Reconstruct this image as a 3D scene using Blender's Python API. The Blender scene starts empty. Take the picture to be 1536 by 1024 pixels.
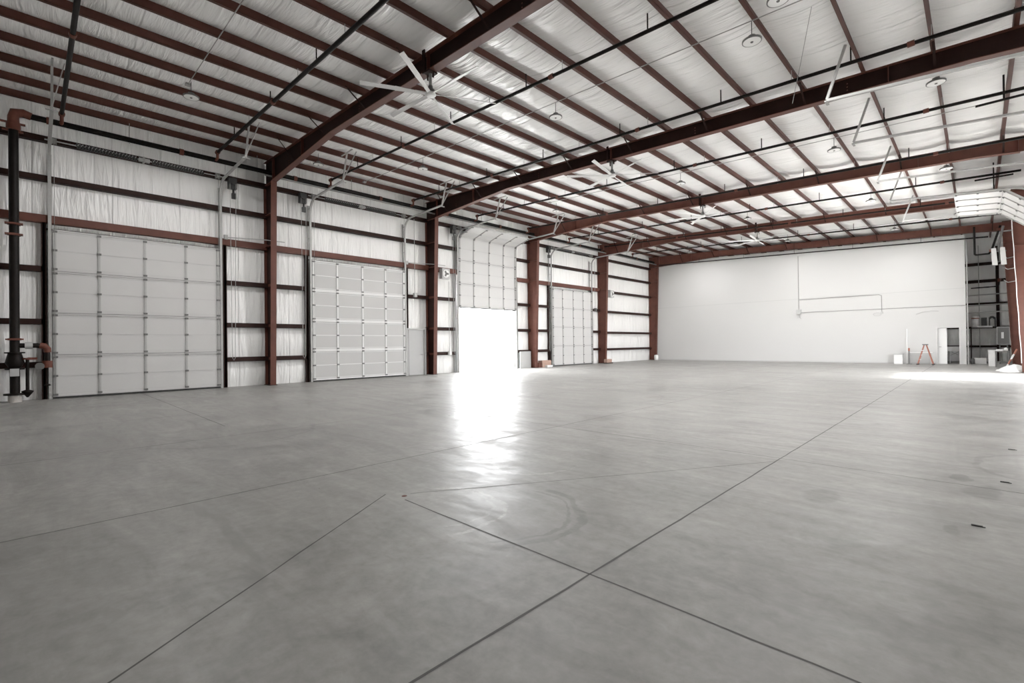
import bpy, math, random
from mathutils import Vector, Matrix
random.seed(7)
C = bpy.context.scene.collection
S = bpy.context.scene
pi = math.pi

# ------------------------------------------------------------------ materials
def mat(name, col, rough=0.5, metal=0.0, spec=0.5, var=0.0, vscale=6.0, bump=0.0, bscale=40.0):
    m = bpy.data.materials.new(name); m.use_nodes = True
    nt = m.node_tree; b = nt.nodes['Principled BSDF']
    b.inputs['Base Color'].default_value = (*col, 1)
    b.inputs['Roughness'].default_value = rough
    b.inputs['Metallic'].default_value = metal
    b.inputs['Specular IOR Level'].default_value = spec
    if var or bump:
        tc = nt.nodes.new('ShaderNodeTexCoord')
    if var:
        n = nt.nodes.new('ShaderNodeTexNoise'); n.inputs['Scale'].default_value = vscale; n.inputs['Detail'].default_value = 5
        nt.links.new(tc.outputs['Object'], n.inputs['Vector'])
        r = nt.nodes.new('ShaderNodeMix'); r.data_type = 'RGBA'
        r.inputs[6].default_value = (*[c * (1 - var) for c in col], 1)
        r.inputs[7].default_value = (*[min(1, c * (1 + var)) for c in col], 1)
        nt.links.new(n.outputs['Fac'], r.inputs[0]); nt.links.new(r.outputs[2], b.inputs['Base Color'])
    if bump:
        n2 = nt.nodes.new('ShaderNodeTexNoise'); n2.inputs['Scale'].default_value = bscale
        nt.links.new(tc.outputs['Object'], n2.inputs['Vector'])
        bp = nt.nodes.new('ShaderNodeBump'); bp.inputs['Strength'].default_value = bump; bp.inputs['Distance'].default_value = 0.02
        nt.links.new(n2.outputs['Fac'], bp.inputs['Height']); nt.links.new(bp.outputs['Normal'], b.inputs['Normal'])
    return m

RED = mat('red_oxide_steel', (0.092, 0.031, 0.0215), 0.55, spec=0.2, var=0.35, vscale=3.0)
DRED = mat('dark_and_shaded_red_steel', (0.017, 0.0066, 0.0052), 0.6, spec=0.12, var=0.3, vscale=3.0)  # dark parts, and backlit shade painted on the nearer frame webs
PURL = mat('red_oxide_purlin', (0.066, 0.0235, 0.017), 0.55, spec=0.2, var=0.3, vscale=3.0)
PIPE = mat('black_pipe', (0.006, 0.0045, 0.004), 0.5, spec=0.1, var=0.4)
COUP = mat('red_coupling', (0.105, 0.032, 0.021), 0.55, spec=0.2, var=0.3, vscale=12)
GALV = mat('galvanised', (0.36, 0.355, 0.345), 0.5, metal=0.25, var=0.15, vscale=15)
DGALV = mat('dull_galvanised', (0.24, 0.235, 0.225), 0.5, metal=0.25, var=0.15, vscale=15)
STILE = mat('galvanised_stile', (0.40, 0.395, 0.385), 0.4, metal=0.3, var=0.12, vscale=10)
DOORW = mat('door_panel_white', (0.545, 0.541, 0.533), 0.5, var=0.04, vscale=1.2)
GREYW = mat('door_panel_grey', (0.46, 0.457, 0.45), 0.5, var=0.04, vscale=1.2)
RIB = mat('door_rib', (0.50, 0.495, 0.49), 0.45)
WHITE = mat('white_paint', (0.78, 0.78, 0.77), 0.4)
BLACK = mat('black_metal', (0.012, 0.012, 0.012), 0.5)
GREY = mat('grey_paint', (0.42, 0.42, 0.415), 0.45, var=0.05)
DGREY = mat('dark_grey', (0.10, 0.098, 0.095), 0.5)
RUBBER = mat('rubber', (0.02, 0.02, 0.02), 0.8)
ORANGE = mat('orange_fibreglass', (0.27, 0.075, 0.04), 0.5)
PLAS = mat('white_plastic', (0.74, 0.74, 0.73), 0.35, bump=0.3, bscale=12)
CONC = mat('concrete_block', (0.50, 0.47, 0.44), 0.9, var=0.2, vscale=10, bump=0.4)
TAN = mat('tan_block', (0.36, 0.22, 0.17), 0.85, var=0.3, vscale=14)
JOINT = mat('joint_sealant', (0.045, 0.042, 0.04), 0.8, var=0.4, vscale=9)
JOINTF = mat('faint_joint', (0.075, 0.072, 0.068), 0.8, var=0.3, vscale=9)
WALLW = mat('painted_drywall', (0.515, 0.513, 0.505), 0.6, var=0.03, vscale=0.5)
GROUND = mat('outside_concrete', (0.72, 0.71, 0.69), 0.8, var=0.08, vscale=0.5)
GLOW = mat('lamp_lens', (0.85, 0.85, 0.83), 0.4)

def insul(name, axis_fine, col=(0.90, 0.893, 0.88)):
    """white vinyl faced insulation with wrinkles running across / down"""
    m = bpy.data.materials.new(name); m.use_nodes = True
    nt = m.node_tree; b = nt.nodes['Principled BSDF']; N = nt.nodes.new; L = nt.links.new
    tc = N('ShaderNodeTexCoord'); 
    def stretched(sc, detail, dist):
        mp = N('ShaderNodeMapping'); mp.inputs['Scale'].default_value = sc
        L(tc.outputs['Object'], mp.inputs['Vector'])
        n = N('ShaderNodeTexNoise'); n.inputs['Scale'].default_value = 1; n.inputs['Detail'].default_value = detail
        n.inputs['Distortion'].default_value = dist
        L(mp.outputs['Vector'], n.inputs['Vector']); return n
    if axis_fine == 'roof':
        a = stretched((0.9, 9.0, 1), 3, 0.6); c = stretched((0.5, 1.4, 1), 2, 0.2)
    else:
        a = stretched((3, 7.0, 0.8), 3, 0.6); c = stretched((1, 1.6, 0.5), 2, 0.2)
    pw = N('ShaderNodeMath'); pw.operation = 'POWER'; pw.inputs[1].default_value = 2.2; L(a.outputs['Fac'], pw.inputs[0])
    ad = N('ShaderNodeMath'); ad.operation = 'MULTIPLY_ADD'; ad.inputs[1].default_value = 2.0
    L(c.outputs['Fac'], ad.inputs[0]); L(pw.outputs[0], ad.inputs[2])
    # rolled seams every 1.83 m along the building
    sx = N('ShaderNodeSeparateXYZ'); L(tc.outputs['Object'], sx.inputs[0])
    wob = N('ShaderNodeTexNoise'); wob.inputs['Scale'].default_value = 0.7; L(tc.outputs['Object'], wob.inputs['Vector'])
    m1 = N('ShaderNodeMath'); m1.operation = 'MULTIPLY_ADD'; m1.inputs[1].default_value = 0.3 if axis_fine == 'roof' else 0.06; L(wob.outputs['Fac'], m1.inputs[0]); L(sx.outputs['Y'], m1.inputs[2])
    md = N('ShaderNodeMath'); md.operation = 'PINGPONG'; md.inputs[1].default_value = 0.915; L(m1.outputs[0], md.inputs[0])
    sm = N('ShaderNodeMapRange'); sm.inputs[1].default_value = 0.0; sm.inputs[2].default_value = 0.035; sm.inputs[3].default_value = 0.0; sm.inputs[4].default_value = 1.0
    L(md.outputs[0], sm.inputs[0])
    ad2 = N('ShaderNodeMath'); ad2.operation = 'MULTIPLY_ADD'; ad2.inputs[1].default_value = 0.25; L(sm.outputs[0], ad2.inputs[0]); L(ad.outputs[0], ad2.inputs[2])
    bp = N('ShaderNodeBump'); bp.inputs['Strength'].default_value = 0.9; bp.inputs['Distance'].default_value = 0.08
    L(ad2.outputs[0], bp.inputs['Height']); L(bp.outputs['Normal'], b.inputs['Normal'])
    mx = N('ShaderNodeMix'); mx.data_type = 'RGBA'
    mx.inputs[6].default_value = (*[x * 0.86 for x in col], 1); mx.inputs[7].default_value = (*col, 1)
    L(sm.outputs[0], mx.inputs[0]); L(mx.outputs[2], b.inputs['Base Color'])
    b.inputs['Roughness'].default_value = 0.3; b.inputs['Specular IOR Level'].default_value = 0.6
    return m
ROOFI = insul('vinyl_insulation_roof', 'roof')
WALLI = insul('vinyl_insulation_wall', 'wall')

def floor_mat():
    m = bpy.data.materials.new('sealed_concrete'); m.use_nodes = True
    nt = m.node_tree; b = nt.nodes['Principled BSDF']; N = nt.nodes.new; L = nt.links.new
    tc = N('ShaderNodeTexCoord')
    def noise(sc, det, dist=0.0, mscale=(1, 1, 1), rough=0.55):
        mp = N('ShaderNodeMapping'); mp.inputs['Scale'].default_value = mscale; L(tc.outputs['Object'], mp.inputs['Vector'])
        n = N('ShaderNodeTexNoise'); n.inputs['Scale'].default_value = sc; n.inputs['Detail'].default_value = det; n.inputs['Distortion'].default_value = dist
        n.inputs['Roughness'].default_value = rough
        L(mp.outputs['Vector'], n.inputs['Vector']); return n
    big = noise(0.35, 4, 0.4); mid = noise(1.6, 8, 0.8, rough=0.65); fine = noise(9, 6, 0.3, rough=0.7); streak = noise(1.2, 7, 1.0, (0.5, 2.2, 1), 0.7)
    def rng(n, a, c, lo, hi):
        r = N('ShaderNodeMapRange'); r.inputs[1].default_value = a; r.inputs[2].default_value = c; r.inputs[3].default_value = lo; r.inputs[4].default_value = hi
        L(n.outputs['Fac'], r.inputs[0]); return r
    def mul(x, y):
        q = N('ShaderNodeMath'); q.operation = 'MULTIPLY'; L(x.outputs[0], q.inputs[0]); L(y.outputs[0], q.inputs[1]); return q
    f = mul(mul(mul(rng(big, 0.3, 0.7, 0.88, 1.10), rng(mid, 0.3, 0.7, 0.74, 1.2)), rng(fine, 0.3, 0.7, 0.82, 1.14)), rng(streak, 0.3, 0.75, 0.88, 1.14))
    # a few darker damp stains
    st = noise(0.55, 3, 0.6); stm = rng(st, 0.68, 0.76, 1.0, 0.8); f = mul(f, stm)
    # tyre scuffs (arcs) and oil stains, worn through by noise
    sep = N('ShaderNodeSeparateXYZ'); wob = noise(2.5, 4); wb = N('ShaderNodeVectorMath'); wb.operation = 'MULTIPLY_ADD'
    wb.inputs[1].default_value = (.25, .25, 0); L(wob.outputs['Color'], wb.inputs[0]); L(tc.outputs['Object'], wb.inputs[2]); L(wb.outputs[0], sep.inputs[0])
    def M(op, a, b_=None, c_=None):
        q = N('ShaderNodeMath'); q.operation = op
        for i_, v in enumerate((a, b_, c_)):
            if v is None: continue
            if isinstance(v, (int, float)): q.inputs[i_].default_value = v
            else: L(v, q.inputs[i_])
        return q.outputs[0]
    x_, y_ = sep.outputs['X'], sep.outputs['Y']
    def smooth(v, a, c):
        r = N('ShaderNodeMapRange'); r.interpolation_type = 'SMOOTHSTEP'; r.inputs[1].default_value = a; r.inputs[2].default_value = c; L(v, r.inputs[0]); return r.outputs[0]
    wear = smooth(fine.outputs['Fac'], .3, .62)
    def arc(cx, cy, R_, hw, dx, dy, lim, gain):
        ax = M('SUBTRACT', x_, cx+.125); ay = M('SUBTRACT', y_, cy+.125)
        rad = M('SQRT', M('ADD', M('MULTIPLY', ax, ax), M('MULTIPLY', ay, ay)))
        band = smooth(M('ABSOLUTE', M('SUBTRACT', rad, R_)), hw, hw*.4)
        dot = M('DIVIDE', M('ADD', M('MULTIPLY', ax, dx), M('MULTIPLY', ay, dy)), M('MAXIMUM', rad, .01))
        k_ = M('MULTIPLY', M('MULTIPLY', band, smooth(dot, lim-.05, lim+.05)), wear)
        return M('MULTIPLY_ADD', k_, gain, 1.0)
    def stain(cx, cy, rx, ry, gain):
        ax = M('DIVIDE', M('SUBTRACT', x_, cx+.125), rx); ay = M('DIVIDE', M('SUBTRACT', y_, cy+.125), ry)
        return M('MULTIPLY_ADD', smooth(M('ADD', M('MULTIPLY', ax, ax), M('MULTIPLY', ay, ay)), 1.2, .5), gain, 1.0)
    class O_:
        def __init__(s_, o): s_.outputs = [o]
    for e in [arc(-4.3, -4, 5.1, .07, 0, 1, .985, -.34), arc(-3.0, 2.85, .72, .05, .9, .43, .3, -.36), arc(-3.0, 2.85, .63, .02, .9, .43, .2, -.3), arc(-3.45, 2.5, .6, .03, .5, .86, .1, .45), arc(-3.5, 2.55, .5, .02, .5, .86, .0, .3),
              arc(-3.9, 4.3, .5, .025, .3, -.9, -.2, .3), arc(-7.5, 11, 1.7, .06, 1, 0, -1.2, -.24), arc(.9, 7.8, .95, .05, -1, 0, .3, -.34), arc(-9.2, 2.4, 1.3, .06, 1, .1, .2, -.24), arc(-6.8, 2.0, 2.2, .05, -.7, .7, .6, -.12),
              stain(-1.08, 5.16, .14, .26, -.26), stain(.04, 6.3, .14, .3, -.28), stain(-.16, 6.85, .1, .2, -.36), stain(-.15, 4.93, .06, .12, -.25), stain(-2.9, 9.0, .3, .15, -.15), stain(-8.5, 3.5, .2, .5, -.12)]:
        f = mul(f, O_(e))
    cm = N('ShaderNodeVectorMath'); cm.operation = 'SCALE'; cm.inputs[0].default_value = (0.228, 0.2225, 0.211); L(f.outputs[0], cm.inputs['Scale'])
    L(cm.outputs[0], b.inputs['Base Color'])
    rr = mul(rng(mid, 0.3, 0.7, 0.30, 0.56), rng(streak, 0.3, 0.75, 1.2, 0.75))
    L(rr.outputs[0], b.inputs['Roughness']); b.inputs['Specular IOR Level'].default_value = 0.17
    bp = N('ShaderNodeBump'); bp.inputs['Strength'].default_value = 0.5; bp.inputs['Distance'].default_value = 0.022
    rip = noise(1.5, 2.5, 0.3, (0.8, 1.5, 1), 0.5)
    L(rip.outputs['Fac'], bp.inputs['Height']); L(bp.outputs['Normal'], b.inputs['Normal'])
    return m
FLOOR = floor_mat()

# ------------------------------------------------------------------ mesh helpers
class MB:
    def __init__(s): s.v = []; s.f = []; s.sm = []
    def add(s, vs, fs, smooth=False):
        o = len(s.v); s.v += [tuple(v) for v in vs]
        for f in fs: s.f.append(tuple(i + o for i in f)); s.sm.append(smooth)
        return s
    def box(s, x0, x1, y0, y1, z0, z1):
        v = [(x0,y0,z0),(x1,y0,z0),(x1,y1,z0),(x0,y1,z0),(x0,y0,z1),(x1,y0,z1),(x1,y1,z1),(x0,y1,z1)]
        return s.add(v, [(0,3,2,1),(4,5,6,7),(0,1,5,4),(1,2,6,5),(2,3,7,6),(3,0,4,7)])
    def hexa(s, b, t):
        return s.add(list(b) + list(t), [(0,3,2,1),(4,5,6,7),(0,1,5,4),(1,2,6,5),(2,3,7,6),(3,0,4,7)])
    def bar(s, a, b, w, h, up=(0, 0, 1)):
        """rectangular bar from a to b, w sideways, h along up"""
        a = Vector(a); b = Vector(b); d = (b - a).normalized(); up = Vector(up)
        if abs(d.dot(up)) > 0.98: up = Vector((1, 0, 0))
        x = d.cross(up).normalized() * w / 2; y = x.cross(d).normalized() * h / 2
        return s.hexa([a-x-y, a+x-y, a+x+y, a-x+y], [b-x-y, b+x-y, b+x+y, b-x+y])
    def tube(s, pts, r, n=10, caps=True):
        pts = [Vector(p) for p in pts]; rs = r if isinstance(r, (list, tuple)) else [r] * len(pts)
        d0 = (pts[1] - pts[0]).normalized(); ref = Vector((0, 0, 1)) if abs(d0.z) < 0.9 else Vector((1, 0, 0))
        vs = []; nx = d0.cross(ref).normalized()
        for i, p in enumerate(pts):
            d = ((pts[min(i+1, len(pts)-1)] - p).normalized() + (p - pts[max(i-1, 0)]).normalized()).normalized()
            nx = (nx - d * nx.dot(d)).normalized(); ny = d.cross(nx)
            for k in range(n):
                a = 2*pi*k/n; vs.append(p + (nx*math.cos(a) + ny*math.sin(a)) * rs[i])
        fs = [(i*n+k, i*n+(k+1) % n, (i+1)*n+(k+1) % n, (i+1)*n+k) for i in range(len(pts)-1) for k in range(n)]
        s.add(vs, fs, True)
        if caps:
            m = (len(pts)-1)*n
            s.add([vs[k] for k in range(n)], [tuple(range(n))[::-1]]); s.add([vs[m+k] for k in range(n)], [tuple(range(n))])
        return s
    def lathe(s, c, prof, n=24):
        """profile [(r,z)] about the vertical through c"""
        vs = [(c[0]+r*math.cos(2*pi*k/n), c[1]+r*math.sin(2*pi*k/n), c[2]+z) for r, z in prof for k in range(n)]
        fs = [(i*n+k, i*n+(k+1) % n, (i+1)*n+(k+1) % n, (i+1)*n+k) for i in range(len(prof)-1) for k in range(n)]
        return s.add(vs, fs, True)
    def obj(s, name, m, parent=None):
        me = bpy.data.meshes.new(name); me.from_pydata(s.v, [], s.f); me.materials.append(m)
        me.polygons.foreach_set('use_smooth', s.sm); me.update()
        o = bpy.data.objects.new(name, me); C.objects.link(o)
        if parent:
            o.parent = parent; o.matrix_parent_inverse = Matrix.Translation(-Vector(parent.location))
        return o
def tag(o, label, cat, group=None):
    o['label'] = label; o['category'] = cat
    if group: o['group'] = group
    return o
def thing(name, label, cat, loc, group=None):
    o = bpy.data.objects.new(name, None); C.objects.link(o); o.location = loc; o.empty_display_size = 0.1
    return tag(o, label, cat, group)
def struct(o): o['kind'] = 'structure'; return o
def dup(root, loc, label, group=None):
    r = root.copy(); C.objects.link(r); r.location = loc; r['label'] = label
    if group: r['group'] = group
    for ch in root.children:
        c = ch.copy(); C.objects.link(c); c.parent = r; c.matrix_parent_inverse = ch.matrix_parent_inverse.copy()
        for g in ch.children:
            d = g.copy(); C.objects.link(d); d.parent = c; d.matrix_parent_inverse = g.matrix_parent_inverse.copy()
    return r

# ------------------------------------------------------------------ camera (from vanishing points)
H = 1.4563
yaw, pitch, roll, F = 0.77862, 0.00624, -0.01266, 707.74
f = Vector((-math.sin(yaw)*math.cos(pitch), math.cos(yaw)*math.cos(pitch), math.sin(pitch)))
r0 = Vector((math.cos(yaw), math.sin(yaw), 0)); u0 = r0.cross(f)
r = r0*math.cos(roll) + u0*math.sin(roll); u = -r0*math.sin(roll) + u0*math.cos(roll)
cd = bpy.data.cameras.new('camera'); cam = bpy.data.objects.new('camera', cd); C.objects.link(cam)
cd.sensor_width = 36; cd.lens = F / 1536 * 36; cd.clip_end = 500; cd.clip_start = 0.05
cam.matrix_world = Matrix(((r.x, u.x, -f.x, 0), (r.y, u.y, -f.y, 0), (r.z, u.z, -f.z, H), (0, 0, 0, 1)))
S.camera = cam

# ------------------------------------------------------------------ dimensions
XL, XR = -19.95, 1.75            # side walls
YN, YP, YF = -8.8, 37.12, 42.3   # near end, partition, far end wall
SL = 0.0457                      # roof falls to the right
def rb(x): return 7.371 - SL*x   # underside of the main roof beams
def pb(x): return rb(x) + 0.43   # underside of purlins
FR = [6.475 + 7.62*k for k in range(5)]          # frame lines
DOORS = [(0.40, 4.78), (8.15, 12.60), (15.95, 20.30), (23.72, 28.12)]
DTOP = 5.05
PX = [-13.2 + 1.256*k for k in range(-5, 12)]    # purlin lines
GZ = [1.03, 2.31, 3.88, 5.38, 6.60, 7.78]
ORD = ['first', 'second', 'third', 'fourth', 'fifth', 'sixth', 'seventh', 'eighth', 'ninth', 'tenth', 'eleventh', 'twelfth', 'thirteenth', 'fourteenth', 'fifteenth', 'sixteenth', 'seventeenth']
FN = ['nearest', 'second nearest', 'third nearest', 'fourth nearest', 'farthest']

# ------------------------------------------------------------------ setting
struct(MB().box(XL-0.1, XR+0.1, YN, YF, -0.12, 0).obj('floor', FLOOR))
struct(MB().box(-90, 70, -60, 110, -0.3, -0.13).obj('ground_outside', GROUND))
# floor joints: thin sealed saw cuts flush with the slab
def joint(a, b, w, m, k):
    a = Vector((*a, 0.001)); b = Vector((*b, 0.001)); d = (b-a).normalized(); n = Vector((-d.y, d.x, 0))
    mb = MB(); N_ = max(2, int((b-a).length/0.25)); rnd = random.Random(k)
    prev = None; vs = []; fs = []
    for i in range(N_+1):
        p = a + (b-a)*i/N_ + n*rnd.uniform(-.004, .004); ww = w*rnd.uniform(.8, 1.2)
        vs += [p - n*ww/2, p + n*ww/2]
    fs = [(2*i, 2*i+2, 2*i+3, 2*i+1) for i in range(N_)]
    struct(mb.add(vs, fs).obj('trim_%d' % k, m))
jl = [((-1.76, YN), (-1.76, YP-.1), .016, JOINT), ((-5.3, YN), (-5.3, YP-.1), .018, JOINTF), ((-8.85, YN), (-8.85, YP-.1), .018, JOINTF),
      ((-12.4, YN), (-12.4, YP-.1), .018, JOINTF), ((-16.0, YN), (-16.0, YP-.1), .018, JOINTF),
      ((-3.88, 2.46), (XR, 2.46), .014, JOINT), ((XL, 2.5), (-10, 2.5), .018, JOINTF), ((-14.2, 6.5), (XR, 6.5), .016, JOINTF), ((-15, 14.6), (-3, 14.6), .02, JOINTF),
      ((-4.16, 2.42), (-2.12, -.7), .013, JOINT), ((-4.0, 2.6), (-1.76, 6.3), .012, JOINTF), ((XL, 10.5), (-10, 10.5), .02, JOINTF)]
for k, j in enumerate(jl): joint(*j, k+1)

# ceiling: vinyl-faced blanket draped over the purlins
def ceiling():
    ex = [XL-0.02] + PX + [XR+0.02]; xs = []; sg = []
    for a, b in zip(ex[:-1], ex[1:]):
        for i in range(7): xs.append(a+(b-a)*i/7); sg.append((i/7, a))
    xs.append(ex[-1]); sg.append((0, ex[-1]))
    ys = [YN + (YF-YN)*j/150 for j in range(151)]; vs = []; rnd = random.Random(3)
    amp = {(a, j): rnd.uniform(.05, .11) for a in ex for j in range(0, 40)}
    for j, y in enumerate(ys):
        for x, (t, a) in zip(xs, sg):
            q = (y-YN)/1.83; q0 = int(q); fr = q-q0; fr = fr*fr*(3-2*fr)
            am = amp[(a, q0)]*(1-fr) + amp[(a, q0+1)]*fr
            vs.append((x, y, pb(x) + 0.225 - am*4*t*(1-t)))
    n = len(xs); fs = [(j*n+i, (j+1)*n+i, (j+1)*n+i+1, j*n+i+1) for j in range(150) for i in range(n-1)]
    struct(MB().add(vs, fs, True).obj('ceiling', ROOFI))
ceiling()
struct(MB().hexa([(XL-.3, YN, pb(XL)+.45), (XR+.3, YN, pb(XR)+.45), (XR+.3, YF+.2, pb(XR)+.45), (XL-.3, YF+.2, pb(XL)+.45)],
                 [(XL-.3, YN, pb(XL)+.5), (XR+.3, YN, pb(XR)+.5), (XR+.3, YF+.2, pb(XR)+.5), (XL-.3, YF+.2, pb(XL)+.5)]).obj('ceiling_deck', GREY))

def blanket(mb, y0, y1, zs, fx, rnd, out=1):
    """quilted insulation wall patch between girt heights zs"""
    ny = max(2, int((y1-y0)/0.22))
    for z0, z1 in zip(zs[:-1], zs[1:]):
        am = rnd.uniform(.03, .07); ph = rnd.uniform(0, 6); nz = 6; vs = []
        for i in range(nz+1):
            for j in range(ny+1):
                t = i/nz; y = y0+(y1-y0)*j/ny
                ed = min(1, (y-y0)/.3, (y1-y)/.3)
                w = ed*4*t*(1-t)*(am + .02*math.sin(y*4.1+ph) + .015*math.sin(y*9.7+ph*2))
                vs.append((fx + out*(w-.03), y, z0+(z1-z0)*t))
        fs = [(i*(ny+1)+j, i*(ny+1)+j+1, (i+1)*(ny+1)+j+1, (i+1)*(ny+1)+j) for i in range(nz) for j in range(ny)]
        mb.add(vs, fs, True)
mb = MB(); rnd = random.Random(5); TOPZ = pb(XL)+.3
segs = []; y = YN
for a, b in DOORS:
    blanket(mb, y, a, [0]+GZ+[TOPZ], XL, rnd); blanket(mb, a, b, [DTOP+.08]+GZ[3:]+[TOPZ], XL, rnd); y = b
blanket(mb, y, YF, [0]+GZ+[TOPZ], XL, rnd)
struct(mb.obj('wall_left', WALLI))
mb = MB(); y = YN; TR = pb(XR)+.3
for a, b, zt in [(23.4, 27.7, 3.6)]:
    blanket(mb, y, a, [0]+GZ[:5]+[TR], XR, rnd, -1); blanket(mb, a, b, [zt]+GZ[3:5]+[TR], XR, rnd, -1); y = b
blanket(mb, y, YF, [0]+GZ[:5]+[TR], XR, rnd, -1)
struct(mb.obj('wall_right', WALLI))
hole = (16.12, 20.45, 4.9)
mb = MB().box(XL-.2, XL-.16, YN, hole[0], -.1, 9.3).box(XL-.2, XL-.16, hole[1], YF, -.1, 9.3).box(XL-.2, XL-.16, hole[0], hole[1], hole[2], 9.3)
mb.box(XL-.2, XL+.02, hole[0]-.05, hole[0], 0, hole[2]).box(XL-.2, XL+.02, hole[1], hole[1]+.05, 0, hole[2]).box(XL-.2, XL+.02, hole[0]-.05, hole[1]+.05, hole[2], hole[2]+.05)
struct(mb.obj('wall_left_siding_light_block', WHITE))  # outer sheet added over the closed doors too, to stop daylight leaking in
struct(MB().box(XR+.12, XR+.16, YN, 23.4, -.1, 8.5).box(XR+.12, XR+.16, 27.7, YF, -.1, 8.5).box(XR+.12, XR+.16, 23.4, 27.7, 3.6, 8.5).obj('wall_right_siding', WHITE))
# far exterior end wall, seen in the gap right of the partition
mb = MB(); rnd = random.Random(8)
for z0, z1 in zip([0, .96, 2.15, 3.66, 5.07, 6.16], [.96, 2.15, 3.66, 5.07, 6.16, 8.9]):
    vs = []
    for i in range(7):
        for j in range(101):
            t = i/6; x = XL+(XR-XL)*j/100
            vs.append((x, YF - 4*t*(1-t)*(.05+.03*math.sin(x*5+z0*3)), z0+(z1-z0)*t))
    mb.add(vs, [(i*101+j, i*101+j+1, (i+1)*101+j+1, (i+1)*101+j) for i in range(6) for j in range(100)], True)
struct(mb.obj('wall_far', WALLI))
# near end wall (behind the camera)
struct(MB().box(XL-.1, XR+.1, YN-.1, YN, 0, 9).obj('wall_near', WALLI))
# white partition with a doorway near its right end
PXR = -0.45; DX0, DX1, DZ = -1.66, -0.74, 2.1
def ptop(x): return 7.33 - SL*x
mb = MB(); Y0, Y1 = YP, YP+.14
def slab(x0, x1, z0):
    mb.hexa([(x0, Y0, z0), (x1, Y0, z0), (x1, Y1, z0), (x0, Y1, z0)], [(x0, Y0, ptop(x0)), (x1, Y0, ptop(x1)), (x1, Y1, ptop(x1)), (x0, Y1, ptop(x0))])
slab(XL, DX0, 0); slab(DX0, DX1, DZ); slab(DX1, PXR, 0)
struct(mb.obj('wall_back', WALLW))
struct(MB().box(-19.0, DX0-.08, YP-.012, YP, 0, .07).obj('baseboard_back', GREY))
struct(MB().box(XL, PXR, YP-.012, YP, 4.325, 4.35).obj('trim_13', GREY))   # panel joint across the partition
d = MB().box(DX0-.07, DX0, YP-.03, YP+.16, 0, DZ+.07).box(DX1, DX1+.07, YP-.03, YP+.16, 0, DZ+.07).box(DX0, DX1, YP-.03, YP+.16, DZ, DZ+.07).obj('door_5', DOORW); struct(d)
lf = MB(); ex, ey = .40, 0.0
lf.hexa([(DX0, YP+.1, .01), (DX0+ex, YP+.1+ey, .01), (DX0+ex-.04, YP+.14+ey, .01), (DX0-.0, YP+.15, .01)],
        [(DX0, YP+.1, DZ-.01), (DX0+ex, YP+.1+ey, DZ-.01), (DX0+ex-.04, YP+.14+ey, DZ-.01), (DX0, YP+.15, DZ-.01)])
leaf = lf.obj('door_leaf', WHITE, d)
hp = Vector((DX0+.06, YP+.1, 1.0)); MB().tube([hp, hp+Vector((0, -.05, 0)), hp+Vector((.1, -.05, 0))], .012, 8).obj('door_handle', DGREY, leaf)

# ------------------------------------------------------------------ main frames
def iplate(pts_top, pts_bot, y, w):  # a plate in the XZ plane following two polylines
    mb = MB()
    for i in range(len(pts_top)-1):
        (xa, za), (xb, zb) = pts_top[i], pts_top[i+1]; (xc, zc), (xd, zd) = pts_bot[i], pts_bot[i+1]
        mb.hexa([(xc, y-w/2, zc), (xd, y-w/2, zd), (xd, y+w/2, zd), (xc, y+w/2, zc)], [(xa, y-w/2, za), (xb, y-w/2, zb), (xb, y+w/2, zb), (xa, y+w/2, za)])
    return mb
FW = 0.21
def rafter(k, y):
    t = thing('roof_beam', 'heavy dark red tapered steel roof beam, %s to the camera' % FN[k] if k < 4 else 'heavy dark red steel roof beam farthest away, along the top of the white partition', 'beam', (-9, y, rb(-9)))
    xs = [-19.9, -19.05, -17.2, -15.5, -14.0, -9, -4, 0.0, 1.03, 1.72]
    def bot(x):
        if x < -14: return 7.80 + (rb(-14)-7.80)*(x+19.05)/(5.05) if x > -19.05 else 7.80
        if x > 0: return rb(0) - .10*min(x/1.03, 1)
        return rb(x)
    top = [(x, pb(x)-.005) for x in xs]; bo = [(x, bot(x)) for x in xs]
    iplate([(x, z-.016) for x, z in top], [(x, z+.016) for x, z in bo], y, .014).obj('web', DRED if k < 2 else RED, t)  # backlit shade of the two nearest webs is put into their colour
    iplate(top, [(x, z-.016) for x, z in top], y, FW).obj('top_flange', RED, t)
    iplate([(x, z+.016) for x, z in bo[1:-1]], bo[1:-1], y, FW).obj('bottom_flange', RED, t)
    for x in (-18.95, -16.2, -8.93, -1.4, 1.0):
        MB().box(x-.008, x+.008, y-FW/2+.005, y+FW/2-.005, bot(x)+.016, pb(x)-.02).obj('stiffener', RED, t)
    for i, x in enumerate(PX):           # diagonal flange braces up to the purlins
        if i % 2 == (k % 2) and -19 < x < 0.8:
            MB().bar((x+.05, y-.62, pb(x)+.05), (x+.05, y-.02, bot(x)+.05), .05, .008).obj('brace', DRED, t)
    mb = MB()
    for x in (-17.5, -12.3, -6.0, -2.2):
        for dz in (.12, .2, .28): mb.box(x-.012, x+.012, y-.018, y-.006, bot(x)+dz, bot(x)+dz+.02)
    mb.obj('bolts', RED, t)
for k, y in enumerate(FR): rafter(k, y)
CL = ['leftmost', 'second from the left', 'third from the left', 'fourth from the left', 'fifth from the left']
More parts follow.
